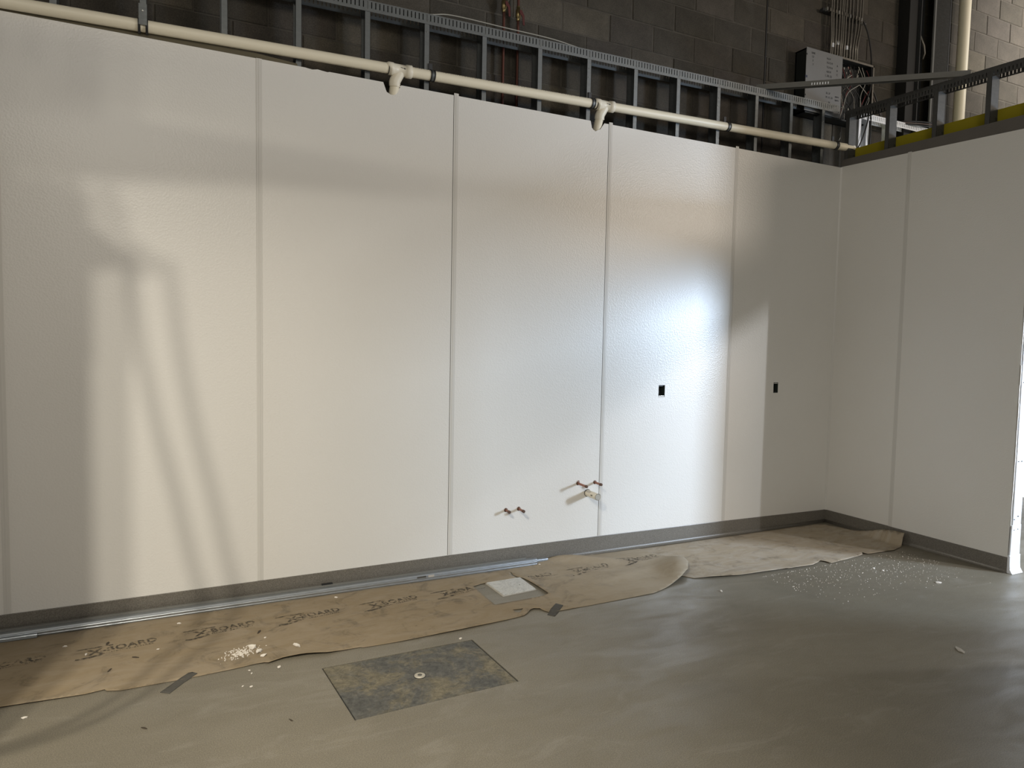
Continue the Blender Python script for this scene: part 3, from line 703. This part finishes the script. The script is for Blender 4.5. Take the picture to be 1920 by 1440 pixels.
def outlet(q, label, flip):
    x0, x1, z0, z1 = q[0][0], q[1][0], q[0][1], q[2][1]; xc, zc = (x0 + x1) / 2, (z0 + z1) / 2
    o = empty('outlet_box', (xc, 0, zc), label, 'electrical box', 'empty outlet boxes in the white wall')
    w, h, dp_ = (x1 - x0) / 2 - .0005, (z1 - z0) / 2 - .0005, .060
    mb = MB().box(-w, w, dp_ - .002, dp_, -h, h).box(-w, -w + .0015, .001, dp_, -h, h).box(w - .0015, w, .001, dp_, -h, h).box(-w, w, .001, dp_, -h, -h + .0015).box(-w, w, .001, dp_, h - .0015, h)
    mb.build('box', M_GREENBOX, o)
    for s in (-1, 1):
        zz = s * (h - .007)
        if s == flip:
            MB().prism([(-w + .003, zz - .003), (w - .006, zz - .003), (w - .006, zz + .002), (.004, zz + .002), (0, zz + .005), (-.004, zz + .002), (-w + .003, zz + .002)], lambda a, b_, d_: (a, d_, b_), -.001, .003).build('ear', M_SCREW, o)
        else:
            MB().box(-w + .006, w - .006, .012, .014, zz - .003, zz + .003).build('ear', M_DARKST, o)
    MB().tube(sag([(-.012, .05, .03), (-.008, .03, .0), (-.012, .028, -.03)], 5), .004, 6).build('wire', M_GREENBOX, o)
    MB().tube(sag([(.008, .05, .025), (.010, .034, -.01), (.004, .03, -.035)], 5), .004, 6).build('wire', M_WIREB, o)
M_GREENBOX = mat('dark_green_box_steel', (.035, .045, .038), .5)
outlet(OUT1, 'empty outlet box on the bright part of the white wall, left one', -1)
outlet(OUT2, 'empty outlet box on the shaded white wall near the corner, right one', 1)

# ------------------------------------------------------------------ paper on the floor
CUT = [(2.858, -.305), (2.90, -.290), (2.923, -.282), (2.955, -.279), (3.19, -.268), (3.182, -.213), (3.199, -.150), (3.207, -.150), (3.196, -.21), (3.206, -.262), (3.224, -.30), (3.232, -.40), (3.236, -.615), (3.224, -.622), (3.158, -.632), (3.008, -.637), (2.857, -.640)]
TEAR = [(2.921, -.752), (2.985, -.760), (2.945, -.802), (2.919, -.795)]
LEFT = [(-1.8, -.85), (-.6, -.86), (0, -.85), (.474, -.847), (.625, -.858), (.781, -.865), (.853, -.852), (.863, -.870), (.915, -.888), (1.073, -.886), (1.171, -.886), (1.365, -.876), (1.485, -.864), (1.521, -.868), (1.539, -.882), (1.609, -.862), (1.724, -.868), (1.814, -.888), (1.990, -.883), (1.996, -.892), (2.204, -.900), (2.538, -.893), (2.842, -.867), (2.944, -.853), (2.982, -.827), (3.010, -.800), (3.038, -.789), (3.072, -.804), (3.080, -.840), (3.101, -.867), (3.17, -.873), (3.50, -.868), (3.861, -.860), (3.945, -.834), (4.037, -.80), (4.191, -.735), (4.303, -.665), (4.41, -.545), (4.445, -.455), (4.44, -.34), (4.40, -.20), (4.36, -.038), (3.9, -.034), (3.5, -.034), (2.5, -.034), (1.0, -.034), (-1.8, -.034)]
RIGHT = [(4.20, -.62), (4.264, -.690), (4.292, -.742), (4.401, -.775), (4.613, -.826), (4.776, -.836), (5.042, -.850), (5.05, -.858), (5.292, -.866), (5.36, -.84), (5.425, -.815), (5.445, -.850), (5.450, -.888), (5.616, -.869), (5.72, -.855), (5.852, -.842), (5.90, -.80), (5.905, -.842), (6.20, -.855), (6.33, -.82), (6.40, -.79), (6.425, -.785), (6.425, -.60), (6.425, -.30), (6.36, -.09), (6.28, -.055), (6.0, -.045), (5.6, -.044), (5.1, -.042), (4.6, -.04), (4.20, -.04)]
def gs(x, y, cx_, cy_, sx_, sy_, a=0.0):
    u, v = x - cx_, y - cy_; ca, sa = math.cos(a), math.sin(a); p, q = u * ca + v * sa, -u * sa + v * ca
    return math.exp(-(p / sx_) ** 2 - (q / sy_) ** 2)
def sst(a, b_, x):
    u = max(0, min(1, (x - a) / (b_ - a))); return u * u * (3 - 2 * u)
def zl(x, y):
    z = .0035 + .0022 * noise.noise((x * 2.3, y * 3.1, 0)) + .0012 * noise.noise((x * 7, y * 9, 3))
    edge = sst(-.80, -.89, y)
    z += edge * (.016 * gs(x, 0, 1.69, 0, .15, 9) + .006 * gs(x, 0, .4, 0, .35, 9) + .005 * gs(x, 0, 2.55, 0, .3, 9))
    z += .006 * gs(x, y, 3.05, -.80, .10, .05)
    z += .030 * gs(x, y, 3.78, -.11, .30, .055, -.45) + .012 * gs(x, y, 3.6, -.06, .3, .05)
    z += .045 * gs(x, y, 4.31, -.56, .09, .26, -.70) + .020 * sst(4.05, 4.42, x) * sst(-.25, -.5, y)
    z += .010 * gs(x, y, 3.95, -.48, .28, .06, .1)
    z += .010 * gs(x, y, 3.245, -.47, .03, .22)
    if 2.80 < x < 3.28 and -.70 < y < -.22: z += .003
    return max(z, .0018)
def zrp(x, y):
    z = .0030 + .0020 * noise.noise((x * 3.3, y * 4.1, 9)) + .0015 * noise.noise((x * 8, y * 10, 5))
    z += sst(-.76, -.83, y) * .007 * (1 if x < 5.35 else .5) + .014 * gs(x, y, 4.62, -.77, .35, .03)
    z += .006 * gs(x, y, 5.48, -.80, .06, .05) + .008 * gs(x, y, 5.88, -.82, .03, .04)
    if x > 6.36:
        h = .095 * sst(-.28, -.72, y); z += h * sst(6.36, 6.425, x)
    return max(z, .0018)
def paper(name, outline, holes, zf, m, label):
    mb = slab(outline, holes, lambda x, y: (x, y, zf(x, y) - .0012), lambda x, y: (x, y, zf(x, y)), .028, True)
    o = mb.build(name, m); return tag(o, label, 'paper sheet')
pL = paper('floor_paper', LEFT, [CUT, TEAR], zl, M_PAPER, 'long brown printed paper sheet along the wall, with a square cut-out around the white cover')
pR = paper('floor_paper', RIGHT, [], zrp, M_PAPER2, 'dusty paler brown paper sheet in the corner, curling up the right baseboard')

def logo(x0, y0, parent, zf, m, body='BOARD', full=True, dim=False, yaw_=.13):
    ca, sa = math.cos(yaw_), math.sin(yaw_)
    def fn(a, b_): X = x0 + a * ca - b_ * sa; Y = y0 + a * sa + b_ * ca; return Vector((X, Y, zf(X, Y) + .0016))
    place_text('printed_lettering', body, .070, m, parent, lambda a, b_: fn(.092 + a * .92, .030 + b_ * 1.1), bold=.0022, space=1.06)
    if full:
        place_text('printed_lettering', 'X', .088, m, parent, lambda a, b_: fn(.012 + a, .020 + b_), bold=.0028)
        place_text('printed_lettering', '-', .085, m, parent, lambda a, b_: fn(.066 + a, .028 + b_), bold=.003)
        mb = MB()
        def strip(pts):
            n = len(pts) // 2; mb.add([fn(*p) for p in pts], [(i, i + 1, 2 * n - 2 - i, 2 * n - 1 - i) for i in range(n - 1)])
        strip([(-.035, .105), (.02, .099), (.07, .096), (.125, .094), (.125, .104), (.07, .109), (.02, .113), (-.035, .110)])
        strip([(-.045, -.012), (.0, -.016), (.05, -.006), (.085, .004), (.085, .018), (.04, .010), (.0, .004), (-.04, .004)])
        mb.build('printed_swoosh', m, parent, fix=False)
    mb = MB()
    x = .09
    rr_ = random.Random(int(x0 * 77))
    while x < .30:
        w = rr_.uniform(.004, .012); mb.add([fn(x, .010), fn(x + w, .010), fn(x + w, .019), fn(x, .019)], [(0, 1, 2, 3)]); x += w + .004
    mb.build('printed_underline', m, parent, fix=False)
for x0, y0, dim in ((.265, -.475, 1), (.745, -.470, 0), (1.225, -.440, 0), (1.690, -.435, 0), (2.165, -.425, 0)):
    logo(x0, y0, pL, zl, M_INKDIM if dim else M_INK)
logo(2.615, -.415, pL, zl, M_INK, 'BOA')
logo(3.175, -.37, pL, zl, M_INKDIM, 'OARD', full=False)
logo(3.600, -.37, pL, zl, M_INKDIM)
logo(4.060, -.33, pL, zl, M_INK)

# duct tape pieces
def tape(pts, label):
    mb = slab(pts, [], lambda x, y: (x, y, .0004 + max(0, zt_(x, y))), lambda x, y: (x, y, .0016 + max(0, zt_(x, y))), .02, True)
    tag(mb.build('duct_tape', M_TAPE), label, 'tape', 'duct tape on the floor paper')
def zt_(x, y): return (zl(x, y) + .0004) * sst(-.895, -.872, y) if x < 2 else (zl(x, y) + .0004) * sst(-.885, -.86, y)
tape([(1.073, -.973), (1.111, -1.001), (1.170, -.92), (1.228, -.856), (1.206, -.833), (1.19, -.835), (1.13, -.90)], 'grey tape strip on the left stretch of the brown paper edge')
tape([(3.073, -.894), (3.101, -.932), (3.17, -.87), (3.226, -.815), (3.200, -.771), (3.13, -.835)], 'grey tape strip on the torn paper edge near the white cover')

# white cover plate over the floor sink
fs = empty('floor_cover', (3.085, -.40, 0), 'square white marked cover plate set in the cut-out of the brown paper', 'cover')
MB().prism([(-.124, .117), (.124, .122), (.119, -.103), (-.118, -.128)], lambda a, b_, d_: (a, b_, d_), .001, .010).build('plate', M_TILE, fs, bevel=.0015)
MB().prism([(-.130, .123), (.130, .128), (.125, -.109), (-.124, -.135)], lambda a, b_, d_: (a, b_, d_), .0002, .0035).build('rim', M_CHIP, fs)

# ------------------------------------------------------------------ floor hatch
hx, hy = 2.166, -1.29
fh = empty('floor_hatch', (hx, hy, 0), 'weathered steel access hatch set flush in the grey floor', 'hatch')
cen = Vector((sum(p[0] for p in HATCH) / 4, sum(p[1] for p in HATCH) / 4))
def ins(k): return [((Vector(p) - cen) * (1 - k / (Vector(p) - cen).length * 1.4) + cen - Vector((hx, hy))) for p in HATCH]
lid = MB(); li = ins(.0055); lid.prism([(p.x, p.y) for p in li], lambda a, b_, d_: (a, b_, d_), -.02, -.0008).build('lid', M_LID, fh, bevel=.0015)
fr0 = ins(.0002); fr1 = ins(.0028); mb = MB()
for i in range(4):
    j = (i + 1) % 4
    mb.add([(fr0[i].x, fr0[i].y, -.004), (fr0[j].x, fr0[j].y, -.004), (fr1[j].x, fr1[j].y, -.004), (fr1[i].x, fr1[i].y, -.004),
            (fr0[i].x, fr0[i].y, -.05), (fr0[j].x, fr0[j].y, -.05), (fr1[j].x, fr1[j].y, -.05), (fr1[i].x, fr1[i].y, -.05)],
           [(0, 1, 2, 3), (3, 2, 6, 7), (0, 4, 5, 1)])
mb.build('frame', M_DARKST, fh, fix=False)
MB().tube([(0, 0, -.003), (0, 0, .003), (0, 0, .0045)], [.026, .026, .022], 20).build('bolt_cap', M_BOLT, fh)
MB().tube([(0, 0, .004), (0, 0, .0055)], [.012, .010], 14).build('bolt_centre', M_LID, fh)
MB().tube([(0, 0, -.003), (0, 0, .0004)], [.030, .030], 20).build('bolt_ring', M_DARKST, fh)

# ------------------------------------------------------------------ steel channels lying along the base
def lying(name, x0, x1, y0, y1, h0, h1, m, label, ribs=True, zb=.0045):
    o = empty(name, ((x0 + x1) / 2, (y0 + y1) / 2, 0), label, 'steel channel', 'steel channels lying along the wall base')
    cx_, cy_ = (x0 + x1) / 2, (y0 + y1) / 2
    mb = MB(); th = .0014
    def P(x, y, f): # f 0..1 height fraction
        h = h0 + (h1 - h0) * (x - x0) / (x1 - x0); return (x - cx_, y - cy_, zb + h * f)
    prof = [(y0 + .002, 0), (y0, .22), (y0 + .0015, .30), (y0, .38), (y0, .62), (y0 + .0015, .70), (y0, .78), (y0 + .002, 1.0), (y0 + .006, 1.05), (y1, 1.05), (y1, .9)]
    N = 12
    for i in range(N):
        xa, xb = x0 + (x1 - x0) * i / N, x0 + (x1 - x0) * (i + 1) / N
        for a, e in zip(prof, prof[1:]):
            mb.add([P(xa, *a), P(xb, *a), P(xb, *e), P(xa, *e)], [(0, 1, 2, 3)])
    mb.add([P(x1, *p) for p in prof], [tuple(range(len(prof)))])
    mb.build('channel', m, o, fix=False)
    return o, P
o, P = lying('steel_track', -.9, 3.44, -.092, -.060, .030, .044, M_TRACK, 'longest grey steel channel lying along the wall base on the brown paper')
for x, w in ((2.585, .03),):
    MB().box(*(x - 1.27 - w, x - 1.27 + w, -.0935 + .076, -.0915 + .076, .030, .040)).build('stuck_tape', M_TAPE, o)
    MB().box(*(x + .045 - 1.27, x + .085 - 1.27, -.0935 + .076, -.0915 + .076, .028, .041)).build('stuck_label', M_CHIP, o)
lying('steel_track', -.9, 3.37, -.055, -.035, .040, .050, M_GREYST, 'darker steel channel behind the longest one, against the coved base')
lying('steel_stud', 2.9, 3.545, -.060, -.036, .022, .026, M_TRACK, 'slim steel stud end sticking out past the longest channel', zb=.006)
lying('steel_stud', -.9, .50, -.112, -.094, .018, .020, M_TRACK, 'short flat steel strip in front of the channels at the left edge')
o = MB().box(1.955, 2.02, -.050, -.036, .0545, .062).build('label_scrap', M_BLACK)
tag(o, 'small black scrap stuck on top of the lying steel channels', 'scrap')
MB_ = None

# ------------------------------------------------------------------ debris
def chunk(x, y, s, label, m=M_CRUMB, z=None, group='crumbs of white gypsum', flat=.5, cat='crumb', name='gypsum_crumb', long=1.3):
    rr_ = random.Random(int(x * 1000) + int(-y * 1000)); bm = bmesh.new(); bmesh.ops.create_icosphere(bm, subdivisions=1, radius=1)
    a = rr_.uniform(0, PI)
    for v in bm.verts:
        k = rr_.uniform(.7, 1.15); px, py, pz = v.co.x * s * long * k, v.co.y * s * k / long, max(v.co.z, -.55) * s * flat * k
        v.co = (px * math.cos(a) - py * math.sin(a), px * math.sin(a) + py * math.cos(a), pz)
    zm = min(v.co.z for v in bm.verts)
    for v in bm.verts: v.co.z -= zm
    me = bpy.data.meshes.new(name); bm.to_mesh(me); bm.free(); me.materials.append(m)
    o = bpy.data.objects.new(name, me); link(o)
    if z is None: z = (zl(x, y) if -.86 < y and x < 4.2 else zrp(x, y) if -.84 < y else 0) + .0001
    o.location = (x, y, z); tag(o, label, cat, group); return o
chunk(1.487, -.678, .017, 'upright white gypsum crumb behind the crushed pile on the brown paper', flat=1.0)
chunk(1.513, -.735, .020, 'biggest flat white gypsum crumb right of the crushed pile on the paper')
chunk(1.528, -.790, .014, 'small white gypsum crumb nearest the paper edge by the crushed pile')
chunk(1.694, -.738, .019, 'lone long white gypsum crumb on the paper above the floor hatch', long=1.6)
chunk(1.580, -.942, .011, 'white crumb on the grey floor between the paper and the floor hatch')
chunk(1.450, -.916, .006, 'tiny white crumb just off the paper edge, upper of a close pair')
chunk(1.456, -.951, .006, 'tiny white crumb on the floor, lower of a close pair')
chunk(1.407, -1.062, .006, 'tiny white crumb on the bare floor, left of two left of the hatch')
chunk(1.441, -1.082, .007, 'tiny white crumb on the bare floor, right of two left of the hatch')
chunk(1.561, -.575, .007, 'tiny white crumb on the paper above the crushed pile')
chunk(1.060, -.505, .007, 'tiny white crumb at the lettering on the left of the paper')
chunk(.745, -.430, .009, 'tiny white crumb at the start of the leftmost clear lettering')
chunk(.640, -.285, .009, 'tiny pale crumb on the shaded left paper, nearest the steel channels')
chunk(2.495, -.990, .009, 'white crumb at the back right corner of the floor hatch')
chunk(3.455, -.095, .009, 'white crumb against the steel channel behind the white cover')
chunk(1.16, -.205, .010, 'white crumb between the steel channel and the leftmost clear lettering')
chunk(2.02, -.15, .010, 'white crumb by the steel channel left of the middle lettering')
chunk(.577, -.980, .010, 'pale crumb on the shaded floor at the left edge')
chunk(4.290, -1.003, .012, 'white crumb alone on the grey floor in front of the folded paper')
chunk(5.786, -1.470, .016, 'white gypsum crumb on the floor near the partition end', long=1.5)
chunk(5.647, -1.087, .012, 'white crumb on the dusty floor, upper of the pair near the corner')
chunk(5.660, -1.150, .012, 'white crumb on the dusty floor, lower of the pair near the corner')
chunk(4.842, -2.176, .026, 'torn pale chip lying alone on the dark floor at right', M_CHIP, flat=.25, long=1.6, cat='chip', name='paper_chip', group='scraps on the floor')
for x, y, s, l in ((1.541, -.487, .014, 'dark splinter on the paper between two printed words'), (.830, -.330, .014, 'dark splinter on the paper above the leftmost clear lettering'), (.965, -.560, .013, 'dark splinter cluster below the leftmost clear lettering'), (.86, -.657, .012, 'dark speck on the left paper near its front edge'), (4.31, -.335, .013, 'black fleck on the paper beside the fold'), (1.02, -1.26, .010, 'dark sliver on the bare floor at lower left'), (1.56, -1.44, .009, 'dark sliver on the bare floor left of the hatch')):
    chunk(x, y, s, l, M_SPLINT, flat=.22, long=1.9, cat='splinter', name='wood_splinter', group='dark splinters on the floor')
def specks(name, n, fn, label, cat, zf):
    mb = MB(); rr_ = random.Random(n)
    for _ in range(n):
        x, y, s = fn(rr_); z = zf(x, y)
        a = rr_.uniform(0, 6.3); c_, s_ = math.cos(a) * s, math.sin(a) * s
        mb.add([(x + c_, y + s_, z), (x - s_, y + c_, z), (x - c_, y - s_, z), (x + s_, y - c_, z), (x, y, z + s * rr_.uniform(.8, 1.6))], [(0, 1, 4), (1, 2, 4), (2, 3, 4), (3, 0, 4)])
    tag(mb.build(name, M_CRUMB, fix=False, kind='stuff'), label, cat)
def f1(r):
    a = r.gauss(0, 1); b_ = r.gauss(0, 1); return 1.428 + a * .035, -.712 + b_ * .025 + a * .006, r.uniform(.0015, .0045)
specks('crushed_gypsum', 260, f1, 'crushed white gypsum pile on the left stretch of brown paper', 'crumbs', lambda x, y: zl(x, y) + .0002)
def f2(r):
    x = r.uniform(4.75, 6.25); y = -1.12 + r.gauss(0, .17) - .05 * (x - 5.5)
    return x, min(y, -.90), r.choice((.0014, .0018, .0022, .003, .0038))
specks('gypsum_dust', 620, f2, 'white gypsum dust scattered on the floor in front of the corner paper', 'dust', lambda x, y: .0)

# ------------------------------------------------------------------ lamp stands and added occluders outside the picture
def shade_point(S, lamp, y):
    S = Vector(S); k = (y - S.y) / (lamp.y - S.y); return S.lerp(lamp, k)
# twin lamp stand
ts = empty('tripod_work_light', (LAMP_B.x, LAMP_B.y, 0), 'tall stand with two work lamp heads, standing left behind the viewer', 'work light')
MB().tube([(0, -.10, .9), (0, -.10, 4.2)], .02, 12).build('pole', M_DARKST, ts)
for k in range(3):
    a = k * 2 * PI / 3; MB().tube([(0, -.10, 1.2), (.7 * math.cos(a), -.10 + .7 * math.sin(a), 0.012)], .014, 8).build('leg', M_DARKST, ts)
MB().tube([(-.2, -.10, 4.2), (.2, -.10, 4.2)], .014, 8).build('crossbar', M_DARKST, ts)
for s in (-1, 1): MB().box(off.x * s - .06, off.x * s + .06, -.10, -.075, 4.14, 4.26).build('lamp_head', M_YEL, ts)
# added occluder cut to the shadow outlines (sheet, bar) and hanging cable, in the plane y = -2.2
YS = -2.2
def sp(x, z): return shade_point((x, 0, z), LAMP_B, YS)
sg = empty('occluder', (sp(.7, 0).x, YS, 0), 'added unseen occluder with a cut sheet and a tapered bar, left of the view', 'occluder')
so = sg.location.copy()
# the sheet, shaped by its shadow: right hand edge throws the upright shadow edge, with the bracket half way up
edge = [(.835, .0), (.835, 1.42), (.850, 1.42), (.850, 1.90), (.985, 1.93), (.985, 2.02), (.835, 2.14), (.835, 2.28), (.72, 2.30), (.72, 2.45), (.835, 2.46), (.90, 2.62), (.93, 3.35), (-1.2, 3.35)]
poly = [(sp(x, z).x, sp(x, z).z) for x, z in edge]
poly = [(poly[0][0], .02)] + poly + [(poly[-1][0], .02)]
HO = [[(sp(x, z).x - so.x, sp(x, z).z) for x, z in q] for q in (
    [(.40, 2.78), (.46, 2.78), (.46, 2.94), (.40, 2.94)], [(.40, 2.41), (.46, 2.41), (.46, 2.52), (.40, 2.52)],
    [(.545, 2.34), (.60, 2.34), (.60, 2.46), (.545, 2.46)], [(.65, 2.35), (.70, 2.35), (.70, 2.50), (.65, 2.50)], [(.50, 2.80), (.545, 2.80), (.545, 3.3), (.50, 3.3)])]
slab([(a - so.x, b_) for a, b_ in poly], HO, lambda a, b_: (a, .01, b_), lambda a, b_: (a, -.01, b_)).build('shadow_sheet', M_PLY, sg)
pk = [(-1.2, 2.58), (.84, 2.56), (1.585, 2.58), (2.80, 2.57), (3.35, 2.66)]; pw = [.16, .155, .11, .07, .015]
lo = [(sp(x, z - w).x - so.x, sp(x, z - w).z) for (x, z), w in zip(pk, pw)]; hi = [(sp(x, z + w).x - so.x, sp(x, z + w).z) for (x, z), w in zip(pk, pw)]
MB().prism(lo + hi[::-1], lambda a, b_, d_: (a, d_, b_), -.02, .02).build('shadow_bar', M_PLY, sg)
MB().tube([(-1.4, .03, 0), (-1.4, .03, 4.2)], .024, 10).build('post', M_STUD, sg)
MB().tube([(poly[0][0] - so.x - .03, .03, 0), (poly[0][0] - so.x - .03, .03, 3.3)], .024, 10).build('post', M_STUD, sg)
YC = -2.26
cb = [shade_point((x_, 0, z_), LAMP_B, YC) for x_, z_ in ((1.03, 2.0), (1.055, 1.75), (1.09, 1.45), (1.16, 1.05), (1.25, .65), (1.33, .25))]
for S in ((1.30, -.35, 0), (1.13, -.66, 0), (.98, -.92, 0), (.80, -1.10, 0), (.60, -1.19, 0), (.30, -1.25, 0), (-.2, -1.2, 0)): cb.append(shade_point(S, LAMP_B, YC))
tag(MB().tube(sag(cb, 5), .017, 10).build('hanging_cable', M_WIREB), 'thick black cable hanging in a loop left of the view', 'cable')
# work lamp of the next bay; an added plate cuts its beam along a diagonal
hl = empty('bay_work_light', (LAMP_A.x, LAMP_A.y, 0), 'work lamp on a stand with an added shading plate, in the next bay beyond the doorway', 'work light')
MB().tube([(.05, -.10, 0), (.05, -.10, 1.7)], .018, 10).build('pole', M_DARKST, hl)
MB().tube([(.05, -.10, 0.0), (.05, -.10, .02)], .18, 16).build('foot', M_DARKST, hl)
W1, W2 = Vector((6.4, 0, 2.335)), Vector((2.0, 0, -.02)); k_ = .90
A_, B_ = W1.lerp(LAMP_A, k_) - Vector((LAMP_A.x, LAMP_A.y, 0)), W2.lerp(LAMP_A, k_) - Vector((LAMP_A.x, LAMP_A.y, 0))
n_ = Vector((0, 0, .20)); th_ = Vector((.006, .006, 0))
MB().add([A_, B_, B_ + n_, A_ + n_, A_ + th_, B_ + th_, B_ + n_ + th_, A_ + n_ + th_], [(0, 1, 2, 3), (4, 7, 6, 5), (0, 4, 5, 1), (1, 5, 6, 2), (2, 6, 7, 3), (3, 7, 4, 0)]).build('shading_plate', M_DARKST, hl)
